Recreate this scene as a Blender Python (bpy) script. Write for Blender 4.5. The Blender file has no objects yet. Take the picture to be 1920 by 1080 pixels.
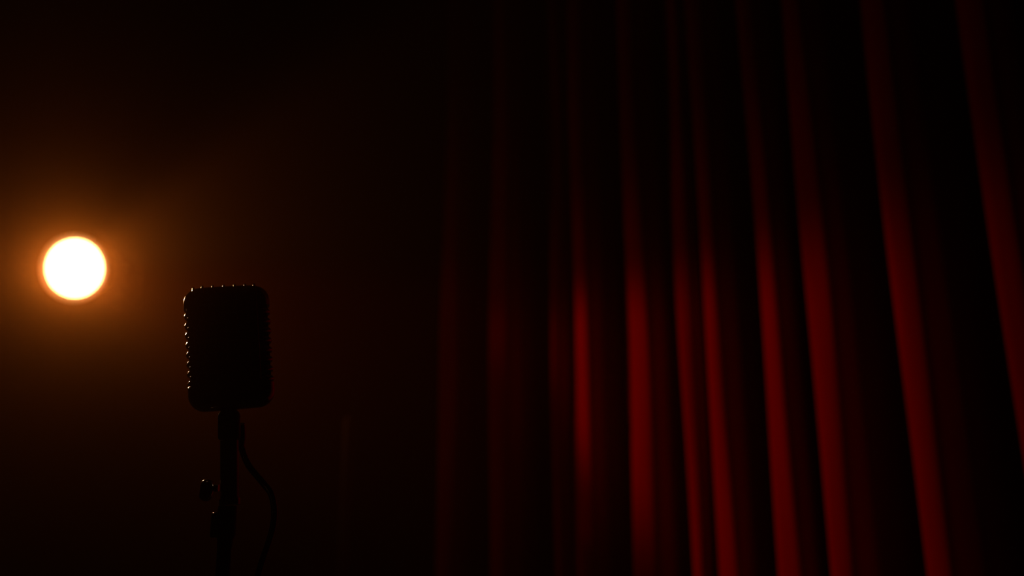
import bpy, bmesh, math, random
from mathutils import Vector, Matrix

random.seed(7)
C = bpy.context.scene.collection
scn = bpy.context.scene
PI = math.pi
R = math.radians

# ------------------------------------------------------------------ camera
F = 35.0
FPX = F / 36.0 * 1920.0
PITCH = R(15.5)
CAM = Vector((0.0, 0.0, 1.30))
cam_d = bpy.data.cameras.new('camera')
cam_d.lens = F
cam_d.sensor_width = 36.0
cam_d.clip_start = 0.05
cam_d.clip_end = 60
cam_d.dof.use_dof = True
cam_d.dof.focus_distance = 0.97
cam_d.dof.aperture_fstop = 3.2
cam = bpy.data.objects.new('camera', cam_d)
cam.location = CAM
cam.rotation_euler = (PI / 2 + PITCH, 0, 0)
C.objects.link(cam)
scn.camera = cam

FWD = Vector((0, math.cos(PITCH), math.sin(PITCH)))
UPV = Vector((0, -math.sin(PITCH), math.cos(PITCH)))


def ray(px, py):
    """world direction of a point measured on the photograph"""
    return FWD + Vector((1, 0, 0)) * ((px - 960) / FPX) + UPV * ((540 - py) / FPX)


def at(px, py, Y):
    """the point of that sight line that stands Y metres down the stage"""
    d = ray(px, py)
    return CAM + d * (Y / d.y)


# ------------------------------------------------------------------ view, world, haze
scn.view_settings.view_transform = 'Standard'
scn.view_settings.look = 'None'
scn.view_settings.exposure = 0.0
scn.view_settings.gamma = 1.0
scn.view_settings.use_curve_mapping = False
scn.cycles.use_denoising = True
scn.cycles.denoiser = 'OPENIMAGEDENOISE'
scn.cycles.max_bounces = 6
scn.cycles.volume_bounces = 0
scn.cycles.sample_clamp_direct = 0
scn.cycles.sample_clamp_indirect = 3
scn.cycles.use_light_tree = True

w = bpy.data.worlds.new('world')
scn.world = w
w.use_nodes = True
nt = w.node_tree
nt.nodes.clear()
wo = nt.nodes.new('ShaderNodeOutputWorld')
wb = nt.nodes.new('ShaderNodeBackground')
wb.inputs['Color'].default_value = (0, 0, 0, 1)
wb.inputs['Strength'].default_value = 0
# thin stage haze in the air of the room: fine droplets that mostly throw light forwards, and some that spread it
adds = nt.nodes.new('ShaderNodeAddShader')
for i, (dens, g) in enumerate(((0.0085, 0.958), (0.0070, 0.50))):
    v = nt.nodes.new('ShaderNodeVolumeScatter')
    v.inputs['Color'].default_value = (1.0, 0.37, 0.06, 1)
    v.inputs['Density'].default_value = dens
    v.inputs['Anisotropy'].default_value = g
    nt.links.new(v.outputs[0], adds.inputs[i])
nt.links.new(wb.outputs[0], wo.inputs['Surface'])
nt.links.new(adds.outputs[0], wo.inputs['Volume'])

# ------------------------------------------------------------------ lights of the stage lamp
LAMP_Y = 6.0
LAMP = at(140, 503, LAMP_Y)


def look(o, target):
    o.rotation_euler = (Vector(target) - o.location).to_track_quat('-Z', 'Y').to_euler()


LDIR = -FWD                                     # the lamp shines out over the audience, parallel to the lens axis
LAMP_AIM = LAMP + LDIR * 5


def beam_light():
    """wide amber light of the lamp; an angle ramp on the light itself draws its broad soft rays"""
    d = bpy.data.lights.new('stage_lamp_light', 'SPOT')
    d.energy = 106
    d.color = (1.0, 0.50, 0.28)
    d.spot_size = R(50)
    d.spot_blend = 1.0
    d.shadow_soft_size = 0.05
    d.use_nodes = True
    t = d.node_tree
    t.nodes.clear()
    out = t.nodes.new('ShaderNodeOutputLight')
    em = t.nodes.new('ShaderNodeEmission')
    em.inputs['Color'].default_value = (1, 1, 1, 1)
    tc = t.nodes.new('ShaderNodeTexCoord')
    sep = t.nodes.new('ShaderNodeSeparateXYZ')
    t.links.new(tc.outputs['Normal'], sep.inputs[0])
    at2 = t.nodes.new('ShaderNodeMath'); at2.operation = 'ARCTAN2'
    t.links.new(sep.outputs['Y'], at2.inputs[0])
    t.links.new(sep.outputs['X'], at2.inputs[1])
    mr = t.nodes.new('ShaderNodeMapRange')
    mr.inputs['From Min'].default_value = -PI
    mr.inputs['From Max'].default_value = PI
    t.links.new(at2.outputs[0], mr.inputs[0])
    cr = t.nodes.new('ShaderNodeValToRGB')
    cr.color_ramp.interpolation = 'B_SPLINE'
    # angle seen from the audience (0 = right, 90 = up); seen from behind the axis it is mirrored
    pts = [(-180, .6), (-150, .6), (-120, .4), (-90, .42), (-60, .4), (-32, 1.0), (-14, .8),
           (6, .6), (18, 1.0), (28, 8.0), (37, 2.4), (48, .4), (66, .2), (95, .42), (125, .35), (150, .45), (180, .6)]
    stops = sorted((((180 - a if a >= 0 else -180 - a) + 180) / 360.0, v) for a, v in pts)
    els = cr.color_ramp.elements
    els[0].position = 0; els[0].color = (.6, .6, .6, 1)
    els[1].position = 1; els[1].color = (.6, .6, .6, 1)
    for p, v in stops:
        if 0.001 < p < 0.999:
            e = els.new(p); e.color = (v, v, v, 1)
    t.links.new(mr.outputs[0], cr.inputs[0])
    t.links.new(cr.outputs[0], em.inputs['Strength'])
    t.links.new(em.outputs[0], out.inputs[0])
    o = bpy.data.objects.new('stage_lamp_light', d)
    o.location = LAMP + LDIR * 0.09
    look(o, CAM)
    C.objects.link(o)
    return o


beam_light()


def curtain_light():
    """light added at the lamp to skim the red curtain; nodes mask its edges"""
    d = bpy.data.lights.new('added_curtain_beam', 'POINT')
    d.energy = 145
    d.color = (1.0, 0.10, 0.02)
    d.shadow_soft_size = 0.08
    d.use_nodes = True
    t = d.node_tree
    t.nodes.clear()
    out = t.nodes.new('ShaderNodeOutputLight')
    em = t.nodes.new('ShaderNodeEmission')
    tc = t.nodes.new('ShaderNodeTexCoord')
    sep = t.nodes.new('ShaderNodeSeparateXYZ')
    t.links.new(tc.outputs['Normal'], sep.inputs[0])

    def math_(op, a, b=None, c=None):
        n = t.nodes.new('ShaderNodeMath')
        n.operation = op
        for i, v in enumerate((a, b, c)):
            if v is None:
                continue
            if isinstance(v, (int, float)):
                n.inputs[i].default_value = v
            else:
                t.links.new(v, n.inputs[i])
        return n.outputs[0]

    def smooth(v, lo, hi):
        n = t.nodes.new('ShaderNodeMapRange')
        n.interpolation_type = 'SMOOTHSTEP'
        n.clamp = True
        t.links.new(v, n.inputs['Value'])
        n.inputs['From Min'].default_value = lo
        n.inputs['From Max'].default_value = hi
        return n.outputs[0]
    deg = 180 / PI
    az = math_('MULTIPLY', math_('ARCTAN2', math_('MULTIPLY', sep.outputs['Y'], -1.0), sep.outputs['X']), deg)
    el = math_('MULTIPLY', math_('ARCSINE', sep.outputs['Z']), deg)
    top = smooth(math_('MULTIPLY', el, -1.0), 6.0, 11.5)
    low = math_('ADD', el, math_('MULTIPLY', math_('SUBTRACT', az, 13.2), 0.83))
    bot = smooth(low, -18.5, -12.0)
    lft = smooth(az, 9.0, 22.0)
    rgt = smooth(math_('MULTIPLY', az, -1.0), -45.0, -35.0)
    tot = math_('MULTIPLY', math_('MULTIPLY', top, bot), math_('MULTIPLY', lft, rgt))
    dim = math_('MULTIPLY', smooth(math_('MULTIPLY', el, -1.0), -4.0, 9.0), smooth(el, -48.0, -18.0))
    tot = math_('ADD', tot, math_('MULTIPLY', math_('MULTIPLY', dim, rgt), math_('MULTIPLY_ADD', lft, 0.12, 0.02)))
    t.links.new(tot, em.inputs['Strength'])
    t.links.new(em.outputs[0], out.inputs[0])
    o = bpy.data.objects.new('added_curtain_beam', d)
    o.location = LAMP + LDIR * 0.10
    C.objects.link(o)
    return o


curtain_light()


# ------------------------------------------------------------------ materials
def mat(name, base, rough=0.5, metal=0.0, sheen=0.0, coat=0.0, spec=0.5, noise=0.0, nscale=40, emis=None, estr=0.0):
    m = bpy.data.materials.new(name)
    m.use_nodes = True
    t = m.node_tree
    b = t.nodes['Principled BSDF']
    b.inputs['Base Color'].default_value = (*base, 1)
    b.inputs['Roughness'].default_value = rough
    b.inputs['Metallic'].default_value = metal
    b.inputs['Specular IOR Level'].default_value = spec
    if sheen:
        b.inputs['Sheen Weight'].default_value = sheen
        b.inputs['Sheen Roughness'].default_value = 0.5
        b.inputs['Sheen Tint'].default_value = (1.0, 0.05, 0.05, 1)
    if coat:
        b.inputs['Coat Weight'].default_value = coat
    if noise:
        tc = t.nodes.new('ShaderNodeTexCoord')
        nz = t.nodes.new('ShaderNodeTexNoise')
        nz.inputs['Scale'].default_value = nscale
        nz.inputs['Detail'].default_value = 5
        t.links.new(tc.outputs['Object'], nz.inputs['Vector'])
        mx = t.nodes.new('ShaderNodeMapRange')
        mx.inputs['To Min'].default_value = max(0.02, rough - noise)
        mx.inputs['To Max'].default_value = min(1.0, rough + noise)
        t.links.new(nz.outputs['Fac'], mx.inputs[0])
        t.links.new(mx.outputs[0], b.inputs['Roughness'])
    if emis:
        b.inputs['Emission Color'].default_value = (*emis, 1)
        b.inputs['Emission Strength'].default_value = estr
    return m


M_WALL = mat('black_wall_paint', (0.006, 0.005, 0.006), 0.9, spec=0.1, noise=0.05)
M_FLOOR = mat('black_stage_boards', (0.008, 0.007, 0.007), 0.75, spec=0.15, noise=0.1, nscale=8)
M_CORE = mat('dark_grille_cloth', (0.010, 0.009, 0.009), 0.95, spec=0.1)
M_METAL = mat('dark_polished_metal', (0.62, 0.58, 0.56), 0.17, metal=1.0, noise=0.05, nscale=120)
M_STEEL = mat('satin_tube_metal', (0.34, 0.32, 0.32), 0.24, metal=1.0, noise=0.05, nscale=90)
M_BLACK = mat('black_enamel', (0.012, 0.011, 0.012), 0.32, spec=0.4, noise=0.06)
M_RUBBER = mat('black_cable_rubber', (0.012, 0.010, 0.010), 0.25, spec=0.8, coat=1.0)
M_CAN = mat('black_lamp_housing', (0.02, 0.018, 0.018), 0.6, spec=0.3, noise=0.1)
M_GLOW_BEZEL = mat('pale_glow_bezel', (0.42, 0.30, 0.26), 0.6, metal=0.0, spec=0.3)  # pale, so the added ring picks up a soft glow at the lens rim
M_LENS = mat('glowing_lamp_lens', (0.8, 0.7, 0.5), 0.4, emis=(1.0, 0.50, 0.16), estr=15.0)


def curtain_mat():
    m = mat('red_velvet', (0.42, 0.0015, 0.006), 0.9, sheen=0.25, spec=0.02)
    t = m.node_tree
    b = t.nodes['Principled BSDF']
    tc = t.nodes.new('ShaderNodeTexCoord')
    mp = t.nodes.new('ShaderNodeMapping')
    mp.inputs['Scale'].default_value = (14, 14, 1.2)
    nz = t.nodes.new('ShaderNodeTexNoise')
    nz.inputs['Scale'].default_value = 1.0
    nz.inputs['Detail'].default_value = 3
    t.links.new(tc.outputs['Object'], mp.inputs[0])
    t.links.new(mp.outputs[0], nz.inputs['Vector'])
    cr = t.nodes.new('ShaderNodeValToRGB')
    cr.color_ramp.elements[0].position = 0.3
    cr.color_ramp.elements[0].color = (0.34, 0.0012, 0.005, 1)
    cr.color_ramp.elements[1].position = 0.7
    cr.color_ramp.elements[1].color = (0.48, 0.0018, 0.007, 1)
    t.links.new(nz.outputs['Fac'], cr.inputs[0])
    t.links.new(cr.outputs[0], b.inputs['Base Color'])
    return m


M_CURTAIN = curtain_mat()
M_TRACK = mat('grey_track_metal', (0.15, 0.15, 0.15), 0.5, metal=0.8)


# ------------------------------------------------------------------ mesh helpers
def link_bm(name, bm, material, parent=None, smooth=True, angle=40):
    bmesh.ops.recalc_face_normals(bm, faces=bm.faces[:])
    me = bpy.data.meshes.new(name)
    bm.to_mesh(me)
    bm.free()
    if smooth:
        for p in me.polygons:
            p.use_smooth = True
        me.set_sharp_from_angle(angle=R(angle))
    me.materials.append(material)
    o = bpy.data.objects.new(name, me)
    C.objects.link(o)
    if parent:
        o.parent = parent
    return o


def add_box(bm, lo, hi):
    vs_ = [bm.verts.new((x, y, z)) for x in (lo[0], hi[0]) for y in (lo[1], hi[1]) for z in (lo[2], hi[2])]
    for f in ((0, 1, 3, 2), (4, 6, 7, 5), (0, 4, 5, 1), (2, 3, 7, 6), (0, 2, 6, 4), (1, 5, 7, 3)):
        bm.faces.new([vs_[i] for i in f])


def add_lathe(bm, prof, n=48, mtx=None, closed=False):
    """prof: list of (radius, z) turned about local z"""
    rings = []
    for r, z in prof:
        if r < 1e-6:
            v = Vector((0, 0, z))
            rings.append([bm.verts.new(mtx @ v if mtx else v)])
        else:
            ring = []
            for i in range(n):
                a = 2 * PI * i / n
                v = Vector((r * math.cos(a), r * math.sin(a), z))
                ring.append(bm.verts.new(mtx @ v if mtx else v))
            rings.append(ring)
    pairs = list(zip(rings, rings[1:])) + ([(rings[-1], rings[0])] if closed else [])
    for a, b in pairs:
        if len(a) == 1 and len(b) == 1:
            continue
        for i in range(n):
            j = (i + 1) % n
            if len(a) == 1:
                bm.faces.new((a[0], b[i], b[j]))
            elif len(b) == 1:
                bm.faces.new((a[i], b[0], a[j]))
            else:
                bm.faces.new((a[i], b[i], b[j], a[j]))


def axis_mtx(origin, direction):
    return Matrix.Translation(origin) @ Vector(direction).to_track_quat('Z', 'Y').to_matrix().to_4x4()


def catmull(pts, n=10):
    out = []
    P = [pts[0] * 2 - pts[1]] + list(pts) + [pts[-1] * 2 - pts[-2]]
    for i in range(1, len(P) - 2):
        p0, p1, p2, p3 = P[i - 1:i + 3]
        for k in range(n):
            t = k / n
            out.append(0.5 * ((2 * p1) + (p2 - p0) * t + (2 * p0 - 5 * p1 + 4 * p2 - p3) * t * t
                              + (3 * p1 - p0 - 3 * p2 + p3) * t ** 3))
    out.append(P[-2].copy())
    return out


def add_tube(bm, path, rad, n=14, caps=True):
    prev = None
    rings = []
    side = None
    for i, p in enumerate(path):
        a = path[max(0, i - 1)]
        b = path[min(len(path) - 1, i + 1)]
        d = (b - a).normalized()
        if side is None:
            side = d.orthogonal().normalized()
        side = (side - d * side.dot(d)).normalized()
        up = d.cross(side)
        r = rad[i] if isinstance(rad, (list, tuple)) else rad
        rings.append([bm.verts.new(p + side * (r * math.cos(2 * PI * k / n)) + up * (r * math.sin(2 * PI * k / n)))
                      for k in range(n)])
    for a, b in zip(rings, rings[1:]):
        for k in range(n):
            bm.faces.new((a[k], a[(k + 1) % n], b[(k + 1) % n], b[k]))
    if caps:
        bm.faces.new(rings[0][::-1])
        bm.faces.new(rings[-1])


def empty(name, loc, label, cat, group=None, rot=None):
    o = bpy.data.objects.new(name, None)
    o.empty_display_size = 0.05
    C.objects.link(o)
    o.location = loc
    if rot:
        o.rotation_euler = rot
    o['label'] = label
    o['category'] = cat
    if group:
        o['group'] = group
    return o


def structure(name, lo, hi, m):
    bm = bmesh.new()
    add_box(bm, lo, hi)
    o = link_bm(name, bm, m, smooth=False)
    o['kind'] = 'structure'
    return o


# ------------------------------------------------------------------ room shell
X0, X1, Y0, Y1, ZH = -5.0, 4.2, -2.5, 6.9, 5.6
structure('floor', (X0, Y0, -0.1), (X1, Y1, 0), M_FLOOR)
structure('ceiling', (X0, Y0, ZH), (X1, Y1, ZH + 0.1), M_WALL)
structure('wall_back', (X0 - 0.1, Y1, -0.1), (X1 + 0.1, Y1 + 0.1, ZH + 0.1), M_WALL)
structure('wall_front', (X0 - 0.1, Y0 - 0.1, -0.1), (X1 + 0.1, Y0, ZH + 0.1), M_WALL)
structure('wall_left', (X0 - 0.1, Y0, -0.1), (X0, Y1, ZH + 0.1), M_WALL)
structure('wall_right', (X1, Y0, -0.1), (X1 + 0.1, Y1, ZH + 0.1), M_WALL)


# ------------------------------------------------------------------ red curtain
# each fold: left limb (as measured at mid height of the photograph), width of the bulge
FOLDS = [  # limb, bulge width, depth of fold
    (822, 44, .11), (916, 48, .12), (1032, 24, .05), (1074, 46, .12), (1176, 62, .13),
    (1276, 36, .09), (1323, 52, .12), (1430, 60, .13), (1522, 70, .14), (1688, 84, .15),
    (1888, 100, .16), (2060, 110, .16), (2230, 110, .16)]


def base_depth(px):
    return 6.1 - (px - 740) / (2230 - 740) * 4.15 + 0.5 * math.sin((px - 740) / 1490 * PI) * -1


def plan(px, Y):
    d = ray(px, 700)
    return Vector((d.x / d.y * Y, Y, 0))


def curtain():
    pts = []      # (point, fold index, is_valley)
    for k, (px, wd, dep) in enumerate(FOLDS):
        px += 4
        Y = base_depth(px) + (0.24 if wd == 24 else 0.0)
        pts.append(plan(px + 3, Y + dep * 0.55))
        pts.append(plan(px, Y + dep * 0.15))
        pts.append(plan(px + wd * 0.20, Y - dep * 0.38))
        pts.append(plan(px + wd * 0.64, Y - dep * 0.84))
        pts.append(plan(px + wd * 1.12, Y - dep * 0.62))
        pts.append(plan(px + wd * 1.32, Y + dep * 0.20))
        if k + 1 < len(FOLDS):
            pn, wn, dn = FOLDS[k + 1]
            pn += 4
            Yn = base_depth(pn)
            R_ = px + wd * 1.32
            gap = pn - R_
            Yr = Y + dep * 0.20
            Yv = Y + dep * 0.45 if gap < 90 else Y + dep * 0.2
            if gap > 30:
                pts.append(plan(R_ + gap * 0.5, Yr * 0.6 + Yv * 0.4 + 0.02))
            pts.append(plan(max(pn + 8, R_ + 8), Yv))
    row = catmull(pts, 7)
    n = len(row)
    # smooth mean line for gathering the folds towards the top
    win = 28
    mean = []
    for i in range(n):
        a, b = max(0, i - win), min(n, i + win + 1)
        s = Vector((0, 0, 0))
        for p in row[a:b]:
            s += p
        mean.append(s / (b - a))
    bm = bmesh.new()
    zs = [0.03 + (5.30 - 0.03) * j / 46 for j in range(47)]
    grid = []
    for z in zs:
        full = 1.06 - 0.10 * (z / 5.3)                     # fuller folds at the hem
        line = []
        for i, p in enumerate(row):
            off = (p - mean[i]) * full
            wob = 0.006 * math.sin(i * 0.21 + z * 1.7) + 0.004 * math.sin(i * 0.09 - z * 2.9)
            q = mean[i] + off
            t = i / n
            sway = (t ** 1.5) * 0.035 * (2.2 - z) / 2.2
            line.append(bm.verts.new((q.x + wob + sway, q.y + wob, z)))
        grid.append(line)
    for a, b in zip(grid, grid[1:]):
        for i in range(n - 1):
            bm.faces.new((a[i], a[i + 1], b[i + 1], b[i]))
    o = link_bm('stage_curtain', bm, M_CURTAIN, angle=180)
    s = o.modifiers.new('thickness', 'SOLIDIFY')
    s.thickness = 0.006
    s.offset = 1
    o['label'] = 'red velvet stage curtain hanging in deep vertical folds on the right'
    o['category'] = 'curtain'
    return row, mean


row, mean = curtain()
# curtain track on the ceiling, above the frame
bm = bmesh.new()
add_tube(bm, [Vector((p.x, p.y, 5.36)) for p in mean[::6]], 0.03, 8)
tr = link_bm('curtain_track', bm, M_TRACK)
tr['label'] = 'grey metal track carrying the red stage curtain under the ceiling'
tr['category'] = 'curtain track'
for p in mean[10::60]:
    bm = bmesh.new()
    add_tube(bm, [Vector((p.x, p.y, 5.38)), Vector((p.x, p.y, ZH))], 0.012, 8)
    link_bm('hanger', bm, M_TRACK, tr)


# ------------------------------------------------------------------ stage lamp
def stage_lamp():
    t = empty('stage_lamp', LAMP, 'round stage lamp glowing white amid amber haze at the far left', 'stage lamp')
    inv = Matrix.Translation(-LAMP)
    ax = inv @ axis_mtx(LAMP, LDIR)
    Rl = 0.176
    bm = bmesh.new()
    add_lathe(bm, [(Rl, -0.004), (Rl * 0.985, 0.008), (Rl * 0.8, 0.022), (Rl * 0.5, 0.032), (Rl * 0.2, 0.037), (0, 0.038)], 72, ax)
    link_bm('lens', bm, M_LENS, t)
    bm = bmesh.new()
    add_lathe(bm, [(Rl + .001, -0.012), (Rl + .001, 0.002), (Rl + .034, 0.016), (Rl + .036, 0.014), (Rl + .034, -0.004), (Rl + .020, -0.012)], 72, ax, closed=True)
    link_bm('glow_bezel', bm, M_GLOW_BEZEL, t)  # added flare that catches lens light to imitate the bloom round the disc
    bm = bmesh.new()
    add_lathe(bm, [(0, -0.42), (0.10, -0.42), (0.125, -0.40), (0.14, -0.30), (Rl, -0.16), (Rl + .018, -0.12), (Rl + .018, -0.013), (0, -0.013)], 64, ax)
    can = link_bm('housing', bm, M_CAN, t)
    bm = bmesh.new()
    for k in range(5):
        z = -0.39 + k * 0.02
        add_lathe(bm, [(0.12, z), (0.148, z), (0.148, z + .006), (0.12, z + .006)], 48, ax, closed=True)
    link_bm('cooling_fins', bm, M_CAN, can)
    side = LDIR.cross(Vector((0, 0, 1))).normalized()
    back = Vector((0, 1, 0))
    bm = bmesh.new()
    rr = Rl + 0.02
    mid = -LDIR * 0.16
    wall = Vector((LAMP.x - LDIR.x * 0.45, Y1 - 0.06, LAMP.z + 0.1)) - LAMP
    add_tube(bm, catmull([mid - side * rr, mid - side * (rr - .005) - LDIR * 0.2, -LDIR * 0.52 + Vector((0, 0, .03)) - side * .08,
                          -LDIR * 0.52 + Vector((0, 0, .03)) + side * .08, mid + side * (rr - .005) - LDIR * 0.2, mid + side * rr], 8), 0.011, 10)
    link_bm('yoke', bm, M_CAN, t)
    bm = bmesh.new()
    add_tube(bm, [-LDIR * 0.515 + Vector((0, 0, .03)), wall], 0.018, 12)
    link_bm('bracket_arm', bm, M_CAN, t)
    bm = bmesh.new()
    add_box(bm, (wall.x - .08, Y1 - .06 - LAMP.y, wall.z - .12), (wall.x + .08, Y1 - LAMP.y, wall.z + .12))
    link_bm('wall_plate', bm, M_CAN, t, smooth=False)
    for s in (-1, 1):
        bm = bmesh.new()
        add_lathe(bm, [(0, .035), (.022, .035), (.026, .028), (.026, .006), (.012, 0), (0, 0)], 20,
                  axis_mtx(mid + side * s * (rr + .010), side * s))
        link_bm('tilt_knob', bm, M_CAN, t)
    return t


stage_lamp()

# ------------------------------------------------------------------ microphone head
MIC_D = 0.96                                   # metres in front of the camera, along its axis
MM = MIC_D / FPX                               # one pixel at that distance


def mic_at(px, py, d=MIC_D):
    return CAM + ray(px, py) * d


HC = mic_at(430, 653)
HW, HH, HD = 0.0400, 0.0590, 0.0265
ROLL = R(-7.2)
YAW = R(-15)
TILT = R(6)


def head_section(z, off=0.0, n=72):
    """half width and half depth of the rounded casing at height z, then its ring of points"""
    rt, rb = 0.0150, 0.0155
    top, bot = HH - rt, -HH + rb
    inset = 0.0
    if z > top:
        u = min(1.0, (z - top) / rt)
        inset = rt * (1 - math.sqrt(max(0, 1 - u * u)))
    elif z < bot:
        u = min(1.0, (bot - z) / rb)
        inset = rb * (1 - math.sqrt(max(0, 1 - u * u)))
    a = HW - inset + off
    b = HD - inset * 1.15 + off
    b = max(b, 0.004)
    pts = []
    e = 2 / 3.4
    for i in range(n):
        t = 2 * PI * i / n
        c, s = math.cos(t), math.sin(t)
        pts.append(Vector((a * abs(c) ** e * (1 if c >= 0 else -1), b * abs(s) ** e * (1 if s >= 0 else -1), z)))
    return pts


def loft(bm, sections, cap=True, closed=False):
    rings = [[bm.verts.new(p) for p in s] for s in sections]
    n = len(rings[0])
    pr = list(zip(rings, rings[1:])) + ([(rings[-1], rings[0])] if closed else [])
    for a, b in pr:
        for k in range(n):
            bm.faces.new((a[k], a[(k + 1) % n], b[(k + 1) % n], b[k]))
    if cap and not closed:
        bm.faces.new(rings[0][::-1])
        bm.faces.new(rings[-1])


MIC_Y = mic_at(430, 800).y
UP0, UP1 = at(430.5, 940, MIC_Y), at(429.5, 776, MIC_Y)
UPK = (UP0 - CAM).dot(FWD) / FPX


def UP_AT(py):
    """point on the leaning axis of the stand's upper tube"""
    return UP0.lerp(UP1, (940 - py) / (940 - 776))


def microphone():
    t = empty('microphone', HC, 'dark vintage style ribbed microphone head tilted on top of its stand', 'microphone')
    t.rotation_mode = 'QUATERNION'
    base = Matrix((Vector((1, 0, 0)), FWD, UPV)).transposed()       # facing the audience
    rot = base @ Matrix.Rotation(0, 3, 'X')
    # upright in the room, then turned and leaned
    q = Matrix.Rotation(YAW * -1, 3, 'Z') @ Matrix.Rotation(ROLL, 3, 'Y') @ Matrix.Rotation(TILT, 3, 'X')
    t.rotation_quaternion = q.to_quaternion()
    # cloth lined core behind the grille
    bm = bmesh.new()
    zs = [-HH + 0.003 + (2 * HH - 0.006) * (0.5 - 0.5 * math.cos(PI * k / 40)) for k in range(41)]
    loft(bm, [head_section(z, -0.0026) for z in zs])
    link_bm('grille_core', bm, M_CORE, t)
    # smooth casing above and below the slots
    zt = 0.0385
    bm = bmesh.new()
    zz = [zt, zt] + [zt + .0004 + (HH - zt - .0004) * math.sin(PI / 2 * k / 16) for k in range(17)]
    secs = [head_section(zt, -0.0030), head_section(zt, -0.0004)] + [head_section(z) for z in zz[2:]]
    loft(bm, secs)
    link_bm('upper_shell', bm, M_METAL, t)
    zb = -0.0355
    bm = bmesh.new()
    zz = [zb - .0004 - (HH + zb - .0004) * math.sin(PI / 2 * k / 16) for k in range(17)]
    loft(bm, [head_section(zb, -0.0030), head_section(zb, -0.0004)] + [head_section(z) for z in zz])
    link_bm('lower_shell', bm, M_METAL, t)
    # eight horizontal louvres round the sides
    P = 0.00925
    for k in range(8):
        zc = 0.0325 - k * P
        prof = [(-0.0030, -0.0026), (-0.0014, -0.0025), (-0.0007, -0.0021), (-0.0002, -0.0014), (0.0, -0.0007), (0.0001, -0.0002),
                (0.0, 0.0002), (-0.0002, 0.0006), (-0.0012, 0.0024), (-0.0015, 0.0027), (-0.0030, 0.0028)]
        bm = bmesh.new()
        loft(bm, [[Vector((p.x, p.y, zc + dz)) for p in head_section(zc, o)] for o, dz in prof], closed=True)
        link_bm('grille_bar', bm, M_METAL, t)
    # vertical ribs running over the crown from front to back
    for k, x in enumerate((-0.0300, -0.0218, -0.0120, -0.0020, 0.0080, 0.0178, 0.0262)):
        path = []

        def skin(z):
            # depth of the casing at this x and height
            inset_pts = head_section(z)
            a = max(p.x for p in inset_pts); b = max(p.y for p in inset_pts)
            u = min(0.999, abs(x) / a)
            return b * (1 - u ** 3.4) ** (1 / 3.4)
        zmax = HH if abs(x) < 0.025 else HH - 0.015 * (1 - math.sqrt(max(0, 1 - ((abs(x) - 0.025) / 0.015) ** 2)))
        front = []
        for j in range(26):
            z = -0.034 + (zmax - 0.0006 + 0.034) * math.sin(PI / 2 * j / 25)
            front.append(Vector((x, -skin(z) - 0.0004, z)))
        path = front + [Vector((x, front[-1].y * (1 - m / 4), zmax + 0.0006)) for m in range(1, 4)]
        path += [Vector((p.x, -p.y, p.z)) for p in reversed(path)]
        bm = bmesh.new()
        add_tube(bm, path, 0.0013, 10)
        link_bm('crown_rib', bm, M_METAL, t)
    # swivel mount under the casing, built upright on the stand's upper tube
    M = Matrix.Translation(t.location) @ q.to_4x4()
    inv = M.inverted()
    lo_, hi_ = UP_AT(826), UP_AT(765)
    L = (hi_ - lo_).length
    A = inv @ axis_mtx(lo_, hi_ - lo_)
    r = 21 * UPK
    bm = bmesh.new()
    add_lathe(bm, [(0, 0), (r * .8, 0), (r * .98, .002), (r, .004), (r, L - .008), (r * .92, L - .005), (r * .7, L - .002), (r * .7, L + .003), (0, L + .003)], 40, A)
    sw = link_bm('swivel_mount', bm, M_BLACK, t)
    bm = bmesh.new()
    add_lathe(bm, [(0, .0030), (.0026, .0026), (.0040, .0012), (.0042, 0), (0, 0)], 20,
              inv @ axis_mtx(UP_AT(803) + Vector((0, -r + .0006, 0)), (-.1, -1, 0)))
    link_bm('pivot_screw', bm, M_METAL, sw)
    return t


mic = microphone()


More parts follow.
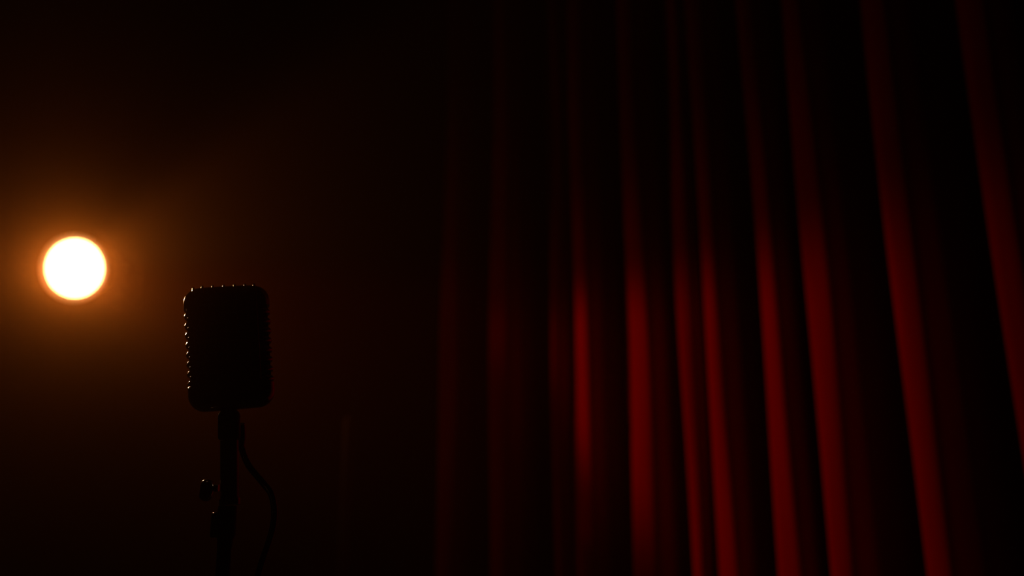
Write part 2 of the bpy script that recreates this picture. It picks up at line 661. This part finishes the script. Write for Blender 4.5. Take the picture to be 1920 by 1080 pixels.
# ------------------------------------------------------------------ stand
def stand():
    low = at(419.5, 1050, MIC_Y)
    base = Vector((low.x, low.y, 0))
    t = empty('microphone_stand', base, 'slim dark metal stand carrying the ribbed microphone', 'microphone stand')
    k = UPK

    def zof(py):                                # height on the upright's own vertical line
        d = ray(423, py)
        return CAM.z + d.z * (math.hypot(low.x, low.y) / math.hypot(d.x, d.y))

    def up(prof_py, n=48):                      # lathe along the leaning upper axis: (radius in px, py, dz)
        o = UP_AT(940) - base
        m = axis_mtx(o, UP1 - UP0)
        return [(r * k, (UP_AT(py) - UP_AT(940)).dot((UP1 - UP0).normalized()) + dz) for r, py, dz in prof_py], n, m
    bm = bmesh.new()
    pr, n, m = up([(0, 934, 0), (17, 934, 0), (17, 827, 0), (0, 827, 0)])
    add_lathe(bm, pr, n, m)
    link_bm('upper_tube', bm, M_STEEL, t)
    bm = bmesh.new()
    pr, n, m = up([(0, 947, 0), (18.5, 947, 0), (19.5, 947, .001), (19.5, 934, -.001), (18.5, 934, .0003), (0, 934, .0003)])
    add_lathe(bm, pr, n, m)
    link_bm('collar', bm, M_METAL, t)
    z947, z965, z1000, z1030 = zof(948), zof(962), zof(1012), zof(1030)
    dx = UP_AT(948) - base
    bm = bmesh.new()
    r = 18 * k
    add_lathe(bm, [(0, z1030), (r * .76, z1030), (r * .8, z1000), (r, z1000 + .004), (r, z965 + .001), (r * .95, z947 - .0005), (0, z947 - .0005)], 40)
    link_bm('clutch', bm, M_BLACK, t)
    bm = bmesh.new()
    lug = Vector((-22 * k, 0, 0))
    add_lathe(bm, [(0, z1000 + .002), (.0030, z1000 + .002), (.0038, z1000 + .004), (.0038, z965 - .0026), (.0034, z965 - .001), (.0022, z965 + .0005), (0, z965 + .0010)], 24,
              Matrix.Translation(lug))
    add_box(bm, (-23 * k, -.003, z1000 + .006), (-10 * k, .003, z965 - .004))
    link_bm('clamp_lug', bm, M_METAL, t)
    # thumb screw: stem and round knob on the left of the tube
    kn = at(387, 919, MIC_Y) - base
    bm = bmesh.new()
    add_lathe(bm, [(0, 0), (.0034, 0), (.0036, .004), (.0024, .0046), (.0024, .012), (0, .012)], 20,
              axis_mtx(kn + Vector((17 * k + .003, 0, .0022)), (-1, 0, 0.0)))
    link_bm('screw_stem', bm, M_METAL, t)
    bm = bmesh.new()
    add_lathe(bm, [(0, -.0062)] + [(.0052 + .0052 * math.cos(R(a)), .0062 * math.sin(R(a))) for a in range(-90, 91, 15)] + [(0, .0062)], 32,
              axis_mtx(kn, (-1, -.35, .05)))
    link_bm('clamp_knob', bm, M_METAL, t)
    # lower tube down to a heavy round base
    bm = bmesh.new()
    r = 13.5 * k
    add_lathe(bm, [(0, .02), (r, .02), (r, z1030 + .002), (0, z1030 + .002)], 40)
    link_bm('lower_tube', bm, M_BLACK, t)
    bm = bmesh.new()
    add_lathe(bm, [(0, 0), (.128, 0), (.130, .004), (.128, .012), (.10, .018), (.04, .024), (.02, .034), (.02, .05), (0, .05)], 64)
    link_bm('round_base', bm, M_BLACK, t)
    return t


stand()


# ------------------------------------------------------------------ cable
def cable():
    pix = [(450, 806, .986), (453, 838, .988), (466, 872, .99), (491, 903, .99), (508, 926, .985), (514, 955, .98), (512, 985, .975), (504, 1015, .97),
           (492, 1050, .965), (482, 1085, .96), (470, 1130, .955)]
    pts = [mic_at(*p) for p in pix]
    last = pts[-1]
    pts += [Vector((last.x - .03, last.y + .02, last.z - .22)), Vector((last.x - .03, last.y + .05, .5)), Vector((last.x + .02, last.y + .08, .12)),
            Vector((last.x + .12, last.y + .05, .006)), Vector((last.x + .5, last.y - .2, .006)), Vector((last.x + 1.0, last.y - .05, .006))]
    path = catmull(pts, 12)
    path = [Vector((p.x, p.y, max(p.z, .0045))) for p in path]
    bm = bmesh.new()
    add_tube(bm, path, 0.0032, 14)
    o = link_bm('microphone_cable', bm, M_RUBBER)
    o['label'] = 'thin black cable looping down from the back of the microphone'
    o['category'] = 'cable'
    bm = bmesh.new()
    d = (path[6] - path[0]).normalized()
    add_lathe(bm, [(0, -.006), (.0050, -.006), (.0055, -.004), (.0055, .008), (.0042, .014), (.0034, .020), (0, .020)], 24,
              axis_mtx(path[0], d))
    link_bm('plug', bm, M_STEEL, o)


cable()


# ------------------------------------------------------------------ thin pole far behind
def pole():
    p = at(645, 1020, 5.2)
    ptop = at(655, 790, 5.2)
    t = empty('upright_pole', (p.x, p.y, 0), 'slim dark upright pole standing far behind, left of the red curtain', 'pole')
    bm = bmesh.new()
    add_lathe(bm, [(0, .02), (.024, .02), (.024, ptop.z), (.018, ptop.z + .02), (0, ptop.z + .02)], 32)
    link_bm('shaft', bm, M_CAN, t)
    bm = bmesh.new()
    add_lathe(bm, [(0, 0), (.16, 0), (.16, .012), (.05, .022), (.03, .06), (0, .06)], 40)
    link_bm('foot', bm, M_CAN, t)


pole()
